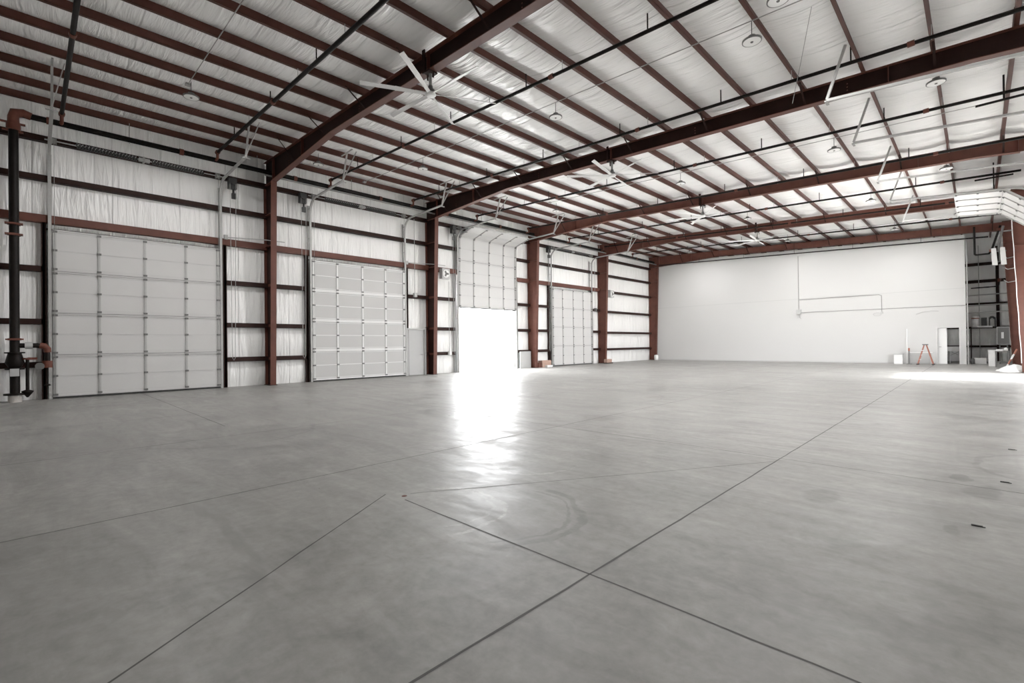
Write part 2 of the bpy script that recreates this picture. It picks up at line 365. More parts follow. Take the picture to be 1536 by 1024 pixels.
def column(k, y, side):
    if side < 0:
        t = thing('wall_column', 'dark red tapered steel column on the left wall, %s' % CL[k] if k < 4 else 'dark red steel column in the corner against the white partition', 'column', (-19.6, y, 0))
        xo, xt, xb, zt = XL+.05, -19.06, -19.33, 7.80
    else:
        t = thing('wall_column', ['', '', '', 'reddish steel column at the right frame edge, beside the raised door', 'reddish steel column at the right end of the gap beside the partition'][k], 'column', (1.5, y, 0))
        xo, xt, xb, zt = XR-.05, 1.10 if k == 3 else 1.04, 1.34, rb(1.0)-.10
    s = 1 if xo < xt else -1
    iplate([(min(xo, xt), zt), (max(xo, xt), zt)], [(min(xo, xb), .02), (max(xo, xb), .02)], y, .014).obj('web', RED if side > 0 or k > 1 else DRED, t)  # darker colour on the first two left webs imitates their shade
    def fl(a, b): return MB().hexa([(a-.01, y-FW/2, .02), (a+.01, y-FW/2, .02), (a+.01, y+FW/2, .02), (a-.01, y+FW/2, .02)], [(b-.01, y-FW/2, zt), (b+.01, y-FW/2, zt), (b+.01, y+FW/2, zt), (b-.01, y+FW/2, zt)])
    fl(xb, xt).obj('inner_flange', RED, t); fl(xo, xo).obj('outer_flange', RED, t)
    MB().box(min(xo, xb)-.03, max(xo, xb)+.03, y-.14, y+.14, 0, .02).obj('base_plate', DRED, t)
    mb = MB()
    for z in GZ:
        x1 = xb + (xt-xb)*z/zt
        mb.box(min(xo, x1)+.01, max(xo, x1)-.01, y-FW/2, y+FW/2, z-.012, z+.012) if z > 5 else mb.box(min(xo, x1)+.01, max(xo, x1)-.01, y-.012, y+.05, z-.05, z+.05)
    mb.obj('stiffener', RED, t)
for k, y in enumerate(FR): column(k, y, -1)
for k in (3, 4): column(k, FR[k], 1)

# ------------------------------------------------------------------ purlins
for i, x in enumerate(PX):
    z0 = pb(x); z1 = z0+.245; w = .07
    mb = MB(); a, b = YN, YF-.15
    mb.box(x-.005, x+.005, a, b, z0, z1).box(x, x+w, a, b, z0, z0+.008).box(x-w, x, a, b, z1-.008, z1)
    mb.box(x+w-.006, x+w, a, b, z0, z0+.026)
    for y in FR: mb.box(x-.012, x+.012, y-.45, y+.45, z0+.004, z1-.01)     # laps over the beams
    tag(mb.obj('roof_purlin', PURL), 'long dark red steel roof purlin, %s counted from the left wall' % ORD[i], 'purlin', 'roof purlins')

# ------------------------------------------------------------------ girts on the left wall
LV = ['lowest', 'second from the floor', 'third from the floor', 'wide girt just above door height', 'second from the top', 'topmost']
def girt(y0, y1, z, label, big=False):
    h = .24 if big else .17; x0, x1 = XL, XL+.2
    mb = MB().box(x1-.008, x1, y0, y1, z-h/2, z+h/2).box(x0, x1, y0, y1, z+h/2-.008, z+h/2).box(x0, x1, y0, y1, z-h/2, z-h/2+.008)
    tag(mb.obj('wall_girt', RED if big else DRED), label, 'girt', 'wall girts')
E = [YN] + FR[:]; 
for k in range(6):
    y0 = (-1.15 if k == 0 else FR[k-1]) + .02; y1 = (FR[k] if k < 5 else YF) - .02
    if k == 5: continue
    if k < 4:
        a, b = DOORS[k]; dn = ORD[k]
        for i, z in enumerate(GZ):
            if i < 3:
                girt(y0, a-.2, z, 'thin dark red wall girt left of the %s overhead door, %s' % (dn, LV[i]))
                if k == 1 and z < 2.4: girt(13.95, y1, z, 'thin dark red wall girt between grey door and column, %s' % LV[i]); continue
                girt(b+.2, y1, z, 'thin dark red wall girt right of the %s overhead door, %s' % (dn, LV[i]))
            else:
                girt(y0, y1, z, 'dark red wall girt above the %s overhead door, %s' % (dn, LV[i]), i == 3)
    else:
        for i, z in enumerate(GZ): girt(y0, y1, z - (.06 if i else .03), 'dark red wall girt in the doorless end bay, %s' % ('fourth from the floor' if i == 3 else LV[i]))
# girts on the far end wall (seen in the gap)
for i, z in enumerate([.96, 2.15, 3.66, 5.07, 6.16]):
    h = .2 if i > 2 else .12
    tag(MB().box(-4, XR-.05, YF-.2, YF-.19, z-h/2, z+h/2).box(-4, XR-.05, YF-.2, YF, z+h/2-.01, z+h/2).obj('end_wall_girt', DRED), 'dark end wall girt in the gap beside the partition, %s' % ['lowest', 'second from the floor', 'third from the floor', 'second from the top', 'topmost'][i], 'girt', 'end wall girts')
tag(MB().box(.85, 1.0, YF-.25, YF-.2, 0, 7.2).box(.85, .86, YF-.4, YF-.2, 0, 7.2).box(.99, 1.0, YF-.4, YF-.2, 0, 7.2).obj('end_wall_post', DRED), 'dark steel post standing on the end wall in the gap beside the partition', 'post')

# ------------------------------------------------------------------ overhead doors
class Path:
    """track centre line in the XZ plane: up, quarter bend, then into the room"""
    def __init__(s, x, zb, R, sgn, xe, rise):
        s.pts = [(x, 0.0), (x, zb)]
        for i in range(1, 11):
            a = (pi/2 - math.atan(rise))*i/10; s.pts.append((x + sgn*R*(1-math.cos(a)), zb + R*math.sin(a)))
        xq, zq = s.pts[-1]; s.pts.append((xe, zq + abs(xe-xq)*rise))
    def at(s, d):
        for a, b in zip(s.pts[:-1], s.pts[1:]):
            l = math.hypot(b[0]-a[0], b[1]-a[1])
            if d <= l: return (a[0]+(b[0]-a[0])*d/l, a[1]+(b[1]-a[1])*d/l)
            d -= l
        return s.pts[-1]
def overhead_door(k, path, y0, y1, s0, sgn, label):
    d = bpy.data.objects.new('door_%d' % k, None); C.objects.link(d); d.location = (path.pts[0][0], (y0+y1)/2, 0); struct(d); d['label'] = label
    sec = 1.255; n = 4
    for i in range(n):
        pa = path.at(s0 + i*sec + .004); pb_ = path.at(s0 + (i+1)*sec - .004)
        ux, uz = pb_[0]-pa[0], pb_[1]-pa[1]; L = math.hypot(ux, uz); ux /= L; uz /= L
        nx, nz = (uz, -ux) if sgn > 0 else (-uz, ux)     # towards the room
        def P(t, y, o): return (pa[0]+ux*t+nx*o, y, pa[1]+uz*t+nz*o)
        def slab(mb, t0, t1, ya, yb, o0, o1):
            mb.hexa([P(t0, ya, o0), P(t0, yb, o0), P(t0, yb, o1), P(t0, ya, o1)], [P(t1, ya, o0), P(t1, yb, o0), P(t1, yb, o1), P(t1, ya, o1)])
        mb = MB(); slab(mb, 0, L, y0, y1, -.045, 0); slab(mb, -.03, .02, y0, y1, -.03, -.012)
        pn = mb.obj('panel', DOORW if k != 2 else GREYW, d)  # second door's panels darkened to set off its painted sheen
        mb = MB()
        slab(mb, 0, .045, y0, y1, 0, .022); slab(mb, L-.045, L, y0, y1, 0, .022)
        slab(mb, L*.5-.012, L*.5+.012, y0, y1, 0, .010); slab(mb, .085, .10, y0, y1, 0, .007); slab(mb, L-.10, L-.085, y0, y1, 0, .007)
        mb.obj('rail', RIB if k != 2 else WHITE, pn)  # second door's rails whitened to stand in for reflected light
        if i: mb = MB(); slab(mb, -.008, .006, y0+.02, y1-.02, .0, .0235); mb.obj('seam', DGREY if k != 2 else RIB, pn)
        W = y1-y0
        for q in range(5):
            yc = [y0+.05, y0+W*.242, y0+W*.505, y0+W*.765, y1-.05][q]; w = .055 if 0 < q < 4 else .075
            mb = MB(); slab(mb, .0, L, yc-w/2, yc+w/2, .0, .032)
            mb.obj('stile', STILE if k != 2 else WHITE, pn)  # reflected light on the second door's stiles painted as white
            mb = MB()
            for t in (.06, L*.5, L-.06): slab(mb, t-.03, t+.03, yc-w/2-.025, yc+w/2+.025, .03, .05)
            mb.obj('hinge', DGREY, pn)
        if i == 0:
            mb = MB(); slab(mb, -.05, .0, y0, y1, -.04, .01); mb.obj('bottom_seal', RUBBER, pn)
        if i == 1 and k == 1:
            pass
    return d
def track(path, y, xw, name_label, smin, hang, sgn, near=0.0, dr=True):
    """rail, wall angle, rungs and the hanger carrying its inner end"""
    t = thing('door_track', name_label, 'door track', (path.pts[0][0], y, 0), 'overhead door tracks')
    mb = MB(); pts = [(x+sgn*.0, z) for x, z in path.pts]
    for a, b in zip(pts[:-1], pts[1:]):
        mb.bar((a[0], y, max(a[1], .0)), (b[0], y, b[1]), .05, .075, up=(0, 1, 0))
    mb.obj('rail', GALV, t)
    zt = path.pts[1][1]
    MB().box(xw-.01, xw+.02, y-.03, y+.05, 0, zt+.35).obj('wall_angle', DGALV, t)
    z = .4
    while z < zt+.3 and sgn > 0:
        MB().bar((xw, y, z), (path.at(z)[0], y, z), .04, .012).obj('bracket', DGALV, t); z += .62
    xe, ze = path.pts[-1]
    MB().bar((xe, y, ze+.02), (xe-sgn*.02+(.36 if sgn > 0 else .34), y, pb(xe+.35)+.02), .05, .05, up=(0, 1, 0)).obj('hanger', GALV, t)
    if hang:
        MB().bar((xe, y, ze+.02), (xe+.62 if sgn > 0 else xe-.25, y+.22, pb(xe)+.02), .045, .02, up=(0, 1, 0)).obj('hanger', GALV, t)
        MB().box(xe-.1, xe+.75, y-.02, y+.02, pb(xe+.3)+.0, pb(xe+.3)+.03).obj('hanger_rail', GALV, t)
    MB().bar((xe, y-.12, ze-.05), (xe, y+.12, ze-.05), .05, .02).obj('end_stop', GALV, t)
    mid = path.at(7.9 if sgn > 0 else 7.0)
    return t
dn = ['large white sectional door, closed, nearest on the left wall', 'large white sectional door, closed, second on the left wall', 'white sectional door half raised with daylight under it', 'white sectional door, closed, farthest on the left wall']
for k, (a, b) in enumerate(DOORS):
    p = Path(-19.68, 7.02, .55, 1, -16.7, .02)
    overhead_door(k+1, p, a, b, 3.50 if k == 2 else .06, 1, dn[k])
    on = ORD[k] if k < 3 else 'farthest'
    track(p, a-.05, XL+.06, 'galvanised door track up the left edge of the %s overhead door' % on, 0, True, 1)
    track(p, b+.05, XL+.06, 'galvanised door track up the right edge of the %s overhead door' % on, 0, True, 1)
    for e, yy, sd in ((0, a-.16, 'left'), (1, b+.16, 'right')):
        yo = yy-.05 if e == 0 else yy+.05
        tag(MB().box(XL, XL+.2, min(yy, yo), max(yy, yo)+.01, 0, GZ[3]-.1).box(XL+.19, XL+.2, min(yy, yo)-.03, max(yy, yo)+.04, 0, GZ[3]-.1).obj('door_jamb', GREY if k == 2 else DRED), '%s steel jamb channel at the %s side of the %s overhead door' % ('pale' if k == 2 else 'dark red', sd, on), 'door jamb', 'door jambs')
    if k != 2:
        tag(MB().box(XL, XL+.16, a-.2, b+.2, DTOP+.035, DTOP+.065).obj('door_header', DRED), 'dark steel header strip over the %s overhead door' % on, 'door header')
    # torsion shaft with two springs
    z = 7.72; x = -19.62
    t = thing('torsion_shaft', 'torsion spring shaft high above the %s overhead door' % on, 'spring shaft', (x, (a+b)/2, z), 'torsion spring shafts')
    MB().tube([(x, a-.15, z), (x, b+.15, z)], .018, 8).obj('shaft', GALV, t)
    m_ = (a+b)/2
    for ya, yb in ((a+.55, m_-.18), (m_+.22, b-.5)):
        sp = MB(); n = 220; pts = [(x+.055*math.cos(2*pi*i/10), ya+(yb-ya)*i/n, z+.055*math.sin(2*pi*i/10)) for i in range(n+1)]
        sp.tube(pts, .026, 6); sp.tube([(x, ya, z), (x, yb, z)], .045, 10)
        so = sp.obj('spring', BLACK, t)
        mk = MB()
        for q in range(18):
            yy = ya + (yb-ya)*(q+.5)/18; mk.bar((x+.075, yy-.02, z-.02), (x+.08, yy+.02, z+.05), .012, .01, up=(1, 0, 0))
        mk.obj('chalk_marks', GALV, so)
    MB().box(XL+.21, x+.06, m_-.02, m_+.02, z-.1, z+.1).box(x-.06, x+.06, m_-.13, m_+.16, z-.05, z+.05).obj('bearing_plate', GALV, t)
    for yy in (a+.05, b-.05):
        MB().tube([(x, yy-.06, z), (x, yy-.03, z), (x, yy+.03, z), (x, yy+.06, z)], [.11, .08, .08, .11], 16).obj('drum', DGALV, t)
        MB().tube([(x+.09, yy, z), (-19.64, yy, .15 if k != 2 else 3.6)], .006, 5).obj('cable', DGALV, t)
    # chain hoist beside the shaft
    hy = b+.42 if k == 0 else a-.38
    t = thing('chain_hoist', 'black chain hoist hanging high beside the %s overhead door' % on, 'chain hoist', (x, hy, 7.5), 'chain hoists')
    MB().box(x-.1, x+.08, hy-.14, hy+.14, 7.35, 7.75).obj('gear_case', BLACK, t)
    MB().tube([(x+.08, hy, 7.62), (x+.13, hy, 7.62)], .13, 18).obj('chain_wheel', BLACK, t)
    MB().box(x-.06, x+.06, hy-.02, hy+.12, 7.0, 7.2).tube([(x, hy+.04, 7.2), (x, hy+.04, 7.36)], .04, 8).obj('motor', BLACK, t)
    ch = MB()
    for dx in (-.1, .1): ch.tube([(x+.1, hy+dx, 7.62), (x+.06, hy+dx*.7, 4), (x+.03, hy+dx*.5, 1.1)], .009, 5)
    ch.tube([(x+.03, hy-.05, 1.1), (x+.03, hy, 1.0), (x+.03, hy+.05, 1.1)], .009, 5)
    ch.obj('chain', GALV, t)
# raised door on the right wall, with tracks of that door and of the two nearer ones
PR = Path(1.52, 5.86, .68, -1, -2.33, .088)
overhead_door(6, PR, 23.42, 27.62, 3.30, -1, 'white sectional door raised overhead at the right wall')
for y, lb in ((12.5, 'pair of grey overhead rails nearest at the top right, on a slanting strut'), (15.7, 'grey door track second from the front at the upper right, on a slanting strut'),
              (20.1, 'grey door track third from the front at the upper right, on a slanting strut'), (23.3, 'grey door track along the near edge of the raised right hand door'), (27.72, 'grey door track along the far edge of the raised right hand door')):
    track(PR, y, XR-.06, lb if y > 13 else 'grey door track nearest the camera at the upper right, on a slanting strut', 0, False, -1)

# ------------------------------------------------------------------ grey personnel door
dm = struct(MB().box(XL+.02, XL+.24, 12.74, 12.80, 0, 2.31).box(XL+.02, XL+.24, 13.76, 13.84, 0, 2.31).box(XL+.02, XL+.24, 12.80, 13.76, 2.25, 2.31).obj('door_7', GREY))
dl = MB().box(XL+.1, XL+.15, 12.80, 13.76, 0.01, 2.25).obj('door_leaf', GREY, dm)
MB().tube([(XL+.15, 13.68, 1.02), (XL+.21, 13.68, 1.02), (XL+.21, 13.56, 1.02)], .012, 8).obj('door_handle', GALV, dl)

# ------------------------------------------------------------------ sprinkler pipes
def pz(x): return rb(x) + .17
t = thing('sprinkler_main', 'long black sprinkler main running along the top of the left wall', 'pipe', (-19.4, 18, 8.2))
MB().tube([(-19.42, -.38, 8.22), (-19.42, 36.9, 8.22)], .085, 14).obj('pipe', PIPE, t)
for y in (.35, 3.6, 7.4, 11.2, 15.0, 18.8, 22.6, 26.4, 30.2, 34.0):
    MB().tube([(-19.42, y-.06, 8.22), (-19.42, y+.06, 8.22)], .105, 14).obj('coupling', COUP, t)
for y in (2.2, 6.0, 9.8, 13.6, 17.4, 21.2, 25.0, 28.8, 32.6):
    MB().tube([(-19.42, y, 8.1), (-19.42, y, 8.75)], .012, 6).obj('hanger_rod', GALV, t)
tag(MB().tube([(-19.2, 6.2, 8.02), (-19.2, 36.9, 8.02)], .035, 8).obj('gas_pipe', DGALV), 'thin grey pipe under the sprinkler main along the left wall', 'pipe')
PYS = [.61, 4.62, 8.75, 12.8, 16.85, 20.95, 24.95, 28.95, 33.0]
for i, y in enumerate(PYS):
    x0 = -19.15; x1 = 1.2
    t = thing('sprinkler_pipe', 'thin black sprinkler pipe across the ceiling, %s counted from the camera' % ORD[i], 'pipe', (-9, y, pz(-9)), 'sprinkler branch pipes')
    rr = .042 if i > 1 else .05
    MB().tube([(x0, y, pz(x0)), (x1, y, pz(x1))], rr, 10).obj('pipe', PIPE, t)
    MB().tube([(x0-.06, y, pz(x0)), (x0+.08, y, pz(x0))], .075, 10).tube([(x0, y, pz(x0)), (x0, y, 8.2), (-19.42, y, 8.2)], .045, 8).obj('elbow', COUP, t)
    rnd = random.Random(i)
    for q, x in enumerate([-17.0 + 3.05*j + rnd.uniform(-.2, .2) for j in range(6)]):
        MB().tube([(x, y, pz(x)), (x, y, pz(x)+.36)], .016, 6).obj('upright_sprinkler', PIPE, t)
        px = min(PX, key=lambda v: abs(v-(x+1.5)))
        MB().tube([(px+.06, y, pz(px)-.05), (px+.06, y, pb(px)+.02)], .008, 6).obj('hanger_rod', GALV, t)
    for x in (-13.6, -7.2, -.9):
        MB().tube([(x-.06, y, pz(x+.06)), (x+.06, y, pz(x-.06))], rr+.018, 10).obj('coupling', COUP, t)
t = thing('sprinkler_pipe', 'thin black sprinkler pipe running across the top of the white partition', 'pipe', (-9, 36.7, 7.4), 'sprinkler branch pipes')
def p7(x): return 7.05 - SL*x
MB().tube([(-18.9, 36.78, p7(-18.9)), (.5, 36.78, p7(.5))], .04, 8).obj('pipe', PIPE, t)
for x in (-15.5, -12.2, -8.9, -5.6, -2.3): MB().tube([(x, 36.78, p7(x)), (x, 36.78, p7(x)+.34)], .012, 6).obj('hanger_rod', PIPE, t)

# sprinkler riser assembly beside the first door
t = thing('sprinkler_riser', 'tall black fire sprinkler riser pipe left of the first overhead door', 'pipe', (-19.42, -.38, 0))
X, Y = -19.42, -.38
MB().tube([(X, Y, .22), (X, Y, 7.95)], .105, 18).obj('pipe', PIPE, t)
MB().tube([(X, Y, 7.86), (X, Y, 7.9), (X, Y, 8.1), (X, Y+.03, 8.22), (X, Y+.2, 8.26), (X, Y+.36, 8.22)], [.11, .13, .12, .135, .12, .105], 16).obj('elbow', COUP, t)
MB().tube([(X, Y, 7.72), (X, Y, 7.92)], .15, 16).box(X-.03, X+.03, Y-.26, Y+.24, 7.9, 7.95).box(X-.03, X+.03, Y-.22, Y+.2, 7.68, 7.72).obj('coupling', COUP, t)
for z in (5.05, 4.75, 1.78): MB().tube([(X, Y, z-.03), (X, Y, z+.03)], .14, 16).box(X-.03, X+.16, Y-.18, Y+.18, z-.02, z+.02).obj('coupling', COUP, t)
MB().tube([(X, Y, .98), (X, Y, 1.12), (X, Y, 1.3), (X, Y, 1.42)], [.13, .2, .16, .13], 18).tube([(X, Y, 1.38), (X, Y, 1.42)], .21, 18).tube([(X, Y, .92), (X, Y, .97)], .2, 18).obj('check_valve', PIPE, t)
MB().box(X+.1, X+.2, Y-.09, Y+.09, .74, .95).obj('tamper_switch', GREY, t)
MB().tube([(X, Y, .2), (X, Y, .25)], .23, 18).obj('base_flange', PIPE, t)
MB().tube([(X, Y, 0), (X, Y, .2)], .14, 18).obj('concrete_collar', CONC, t)
MB().tube([(X, Y, 1.6), (X, Y+.45, 1.6), (X, Y+.52, 1.58)], .07, 12).obj('branch_pipe', PIPE, t)
MB().tube([(X, Y+.2, 1.6), (X, Y+.36, 1.6)], .1, 12).obj('flow_switch', GREY, t)
e = MB().tube([(X, Y+.5, 1.6), (X, Y+.6, 1.58), (X, Y+.66, 1.5), (X, Y+.66, 1.4)], .085, 12).tube([(X, Y+.66, .95), (X, Y+.66, 1.15)], .11, 12).obj('elbow', COUP, t)
MB().tube([(X, Y+.66, 1.42), (X, Y+.66, .95)], .065, 12).obj('down_pipe', PIPE, t)
MB().tube([(X+.04, Y+.5, 1.0), (X+.2, Y+.5, 1.0)], .1, 16).obj('pressure_gauge', DGREY, t)
MB().tube([(X, Y+.66, .95), (X, Y+.66, .45)], .02, 8).lathe((X, Y+.66, .42), [(.0, .06), (.06, .05), (.07, 0), (0, 0)], 12).obj('test_drain', PIPE, t)
MB().tube([(X+.05, Y+.25, 1.2), (X+.05, Y+.25, .3)], .04, 10).lathe((X+.05, Y+.25, .12), [(.0, 0), (.02, 0), (.13, .16), (.13, .18), (.04, .22)], 14).obj('drain_pipe', PIPE, t)
MB().tube([(X+.05, Y+.25, 1.2), (X+.05, Y+.25, 1.25)], .11, 14).box(X, X+.1, Y+.25, Y+.45, 1.19, 1.26).obj('drain_valve', COUP, t)

# ------------------------------------------------------------------ high bay lamps, conduits
L0 = None
def lamp(x, y, label, on=True):
    global L0
    z = rb(x) + .04
    if L0 is None:
        L0 = thing('high_bay_lamp', label, 'lamp', (0, 0, 0), 'round high bay lamps')
        MB().lathe((0, 0, 0), [(0, .12), (.07, .12), (.08, .05), (.16, .045), (.185, .03), (.185, 0), (.165, -.004)], 28).obj('housing', DGREY, L0)
        MB().lathe((0, 0, 0), [(.165, -.002), (.03, -.006), (0, -.006)], 28).obj('lens', GLOW, L0)
        MB().lathe((0, 0, 0), [(.03, -.007), (.025, -.02), (0, -.02)], 12).obj('sensor', DGREY, L0)
        MB().tube([(0, 0, .1), (0, 0, .42)], .008, 6).obj('hanging_cable', BLACK, L0)
        L0.location = (x, y, z); o = L0
    else: o = dup(L0, (x, y, z), label, 'round high bay lamps')
    return o
lamps = [(-14.7, 2.95, 'nearest of the round lamps, in front of the nearest beam above the first overhead door'),
 (-17.3, 7.44, 'round high bay lamp just beyond the nearest beam, close to the left wall'), (-14.75, 10.3, 'round high bay lamp between nearest and second beams, third purlin bay from left wall'), (-8.33, 10.3, 'round high bay lamp between nearest and second beams, right of the big fan'), (-3.19, 10.3, 'large round high bay lamp at top right in front of the second beam'), (-2.45, 9.35, 'round lamp cut by the top edge of the picture, right of centre'),
 (-14.92, 18.4, 'round high bay lamp between second and third beams, nearest the left wall'), (-8.37, 18.2, 'round high bay lamp between second and third beams, right of the second fan'), (-3.2, 18.1, 'round high bay lamp between second and third beams, middle right'), (-.61, 14.85, 'round high bay lamp just beyond the second beam at far right'),
 (-8.4, 26.0, 'round high bay lamp between third and fourth beams, mid ceiling'), (-3.26, 25.9, 'round high bay lamp between third and fourth beams, right half'), (-.7, 22.6, 'round high bay lamp just beyond the third beam at far right'),
 (-15.0, 34.0, 'round high bay lamp beyond the fourth beam, nearest the left wall'), (-8.5, 33.7, 'round high bay lamp beyond the fourth beam, mid ceiling'), (-14.9, 26.0, 'round high bay lamp between third and fourth beams, nearest the left wall'),
 (-.55, 31.2, 'round lamp just beyond the fourth beam near the raised right hand door'), (-3.2, 33.6, 'round high bay lamp beyond the fourth beam, right half')]
for l in lamps: lamp(*l)
for i, (y, xa) in enumerate([(2.9, -14.8), (10.2, -19), (18.0, -15), (25.9, -15), (33.6, -15)]):
    mb = MB().tube([(xa, y, pb(xa)-.025), (1.0, y, pb(1.0)-.025)], .011, 6).box(xa-.06, xa+.06, y-.06, y+.06, pb(xa)-.06, pb(xa))
    tag(mb.obj('lighting_conduit', GALV), 'thin conduit feeding the %s row of ceiling lamps from the camera' % ORD[i], 'conduit')

# ------------------------------------------------------------------ big ceiling fans
F0 = None
def fan(x, y, ang, label):
    global F0
    zb = rb(x); zh = 7.26 - zb
    if F0 is None:
        F0 = thing('ceiling_fan', label, 'ceiling fan', (0, 0, 0), 'large ceiling fans'); 
        MB().box(-.11, .11, -.12, .12, -.04, -.005).box(-.11, -.09, -.02, .02, -.16, -.02).box(.09, .11, -.02, .02, -.16, -.02).box(-.14, -.05, -.13, -.1, -.04, .5).obj('mount', DRED, F0)
        MB().tube([(0, 0, -.04), (0, 0, zh+.1)], .035, 10).obj('downrod', DGALV, F0)
        MB().lathe((0, 0, zh), [(0, .2), (.05, .2), (.06, .12), (.1, .1), (.12, .03)], 20).obj('motor', DGREY, F0)
        MB().lathe((0, 0, zh), [(.12, .03), (.13, .0), (.11, -.04), (.08, -.05), (0, -.05)], 6).obj('hub', WHITE, F0)
        for k in range(6):
            a = 2*pi*k/6; c, s = math.cos(a), math.sin(a)
            def Q(t, w, z): return (c*t - s*w, s*t + c*w, zh+z)
            mb = MB(); st = [(.08, .035, .0), (.35, .03, .005), (.8, .05, .012), (1.56, .045, .02)]
            for (t0, w0, z0), (t1, w1, z1) in zip(st[:-1], st[1:]):
                mb.hexa([Q(t0, -w0, z0-.012), Q(t0, w0, z0+.012), Q(t0, w0, z0+.027), Q(t0, -w0, z0+.003)], [Q(t1, -w1, z1-.02), Q(t1, w1, z1+.02), Q(t1, w1, z1+.034), Q(t1, -w1, z1-.006)])
            mb.obj('blade', WHITE, F0)
        F0.location = (x, y, zb); F0.rotation_euler.z = ang; o = F0
    else:
        o = dup(F0, (x, y, zb), label, 'large ceiling fans'); o.rotation_euler.z = ang
    return o
fan(-8.93, FR[0], math.radians(3), 'big six bladed white fan hanging under the nearest roof beam')
fan(-8.93, FR[1], math.radians(-20), 'six bladed white fan hanging under the second nearest roof beam')
fan(-8.95, FR[2], math.radians(12), 'six bladed white fan hanging under the third nearest roof beam')
fan(-8.97, FR[3], math.radians(35), 'six bladed white fan hanging under the fourth nearest roof beam')
for x0, x1, y, z, lb in ((.04, 1.2, 16.7, 7.3, 'short black pipe stub at the upper right, just under a sprinkler pipe'), (0, 1.0, 24.75, 7.36, 'short black pipe stub above the raised right hand door')):
    t = thing('pipe_stub', lb, 'pipe', (x0, y, z))
    MB().tube([(x0, y, z), (x1, y, z-.01)], .032, 8).obj('pipe', PIPE, t)
    MB().tube([(x0+.5, y, z-.55 if y > 20 else z), (x0+.5, y, pb(x0)+.1)], .02, 8).obj('hanger_rod', PIPE, t)
# thin guy wires across the ceiling
for i, (a, b) in enumerate([((-3.6, 9.0, pb(-3.6)), (1.2, 10.9, 7.3)), ((-3.3, 13.7, 7.55), (-2.2, 10.6, pb(-2.4)))]):
    tag(MB().tube([a, ((a[0]+b[0])/2, (a[1]+b[1])/2, (a[2]+b[2])/2-.03), b], .006, 5).obj('guy_wire', DGALV), ['thin wire stretched across the ceiling at the top right corner', 'thin slanting wire in front of the second roof beam, upper right'][i], 'wire')

# ------------------------------------------------------------------ small things on the left wall
def wall_fan(y, label, face):
    t = thing('wall_fan', label, 'fan', (-19.5, y, 5.1), 'wall mounted fans')
    z = 5.12; x = -19.45
    MB().box(x-.12, x+.12, y-.24, y+.24, z-.26, z+.26).obj('housing', GREY, t)
    MB().tube([(x+.12, y, z), (x+.14, y, z)], .2, 24).obj('ring', WHITE, t)
    for k in range(3):
        a = 2*pi*k/3; MB().bar((x+.145, y, z), (x+.145, y+.15*math.cos(a), z+.15*math.sin(a)), .012, .1, up=(0, -math.sin(a), math.cos(a))).obj('blade', DGREY, t)
    MB().bar((XL+.2, y-.1, z+.28), (x, y-.1, z+.28), .04, .04).bar((x, y-.1, z+.24), (x, y-.1, z+.3), .04, .04).obj('bracket', DGREY, t)
wall_fan(14.85, 'small grey square wall fan right of the second column', 1)
wall_fan(30.3, 'small grey square wall fan right of the fourth column', 1)
for y0, y1, z, lb in ((5.0, 6.9, 5.55, 'pale conduit crossing in front of the leftmost column at girt height'), (12.75, 14.7, 5.5, 'pale conduit crossing in front of the second column at girt height')):
    tag(MB().tube([(-19.72, y0, z), (-19.25, (y0+y1)/2+.3, z), (-19.2, y1, z)], .016, 6).box(-19.74, -19.66, y0-.06, y0+.06, z-.08, z+.08).obj('wall_conduit', GALV), lb, 'conduit')
for y, z, za, lb in ((13.2, 3.95, 7.7, 'grey control box with conduit above the grey personnel door'), (28.6, 3.9, 7.4, 'small dark control box right of the farthest overhead door'), (15.3, 1.05, 4.8, 'small white outlet at the end of a conduit below the wall fan')):
    t = thing('control_box', lb, 'control box', (-19.7, y, z))
    MB().box(-19.76, -19.6, y-.07, y+.07, z-.1, z+.1).obj('box', DGREY if y > 20 else (WHITE if y > 14 else GREY), t)
    MB().tube([(-19.7, y, z+.1), (-19.7, y, za)], .013, 6).obj('conduit', GALV, t)
# low objects along the left wall
tag(MB().box(-19.72, -19.66, 20.62, 21.56, .0, 1.02).box(-19.66, -19.65, 20.62, 20.7, 0, 1.02).box(-19.66, -19.65, 21.48, 21.56, 0, 1.02).obj('sheet_panel', GREY), 'grey metal sheet leaning low against wall right of the open door', 'panel')
tag(MB().box(-19.75, -19.4, 22.35, 23.2, 0, .42).obj('pallet_block', TAN), 'tan block on the floor left of the farthest overhead door', 'block')
tag(MB().box(-19.4, -19.2, 22.6, 23.1, 0, .12).obj('wood_offcut', WHITE), 'white board on the floor in front of the tan block', 'board')
tag(MB().box(-19.75, -19.4, 21.98, 22.3, 0, .3).obj('rubble_block', RED), 'dark reddish block at the foot of the third column', 'block')
t = thing('column_footing', 'tan concrete pedestal around the foot of the fourth column', 'footing', (-19.3, FR[3], 0))
MB().box(-19.28, -19.02, FR[3]-.32, FR[3]+.3, .06, .3).obj('block', TAN, t); MB().box(-19.3, -18.98, FR[3]-.4, FR[3]+.4, 0, .06).obj('base', DRED, t)
tag(MB().lathe((-19.1, 36.5, 0), [(0, 0), (.14, 0), (.17, .1), (.18, .3), (.14, .42), (0, .45)], 18).obj('white_jug', PLAS), 'white round container at the foot of the corner column', 'container')

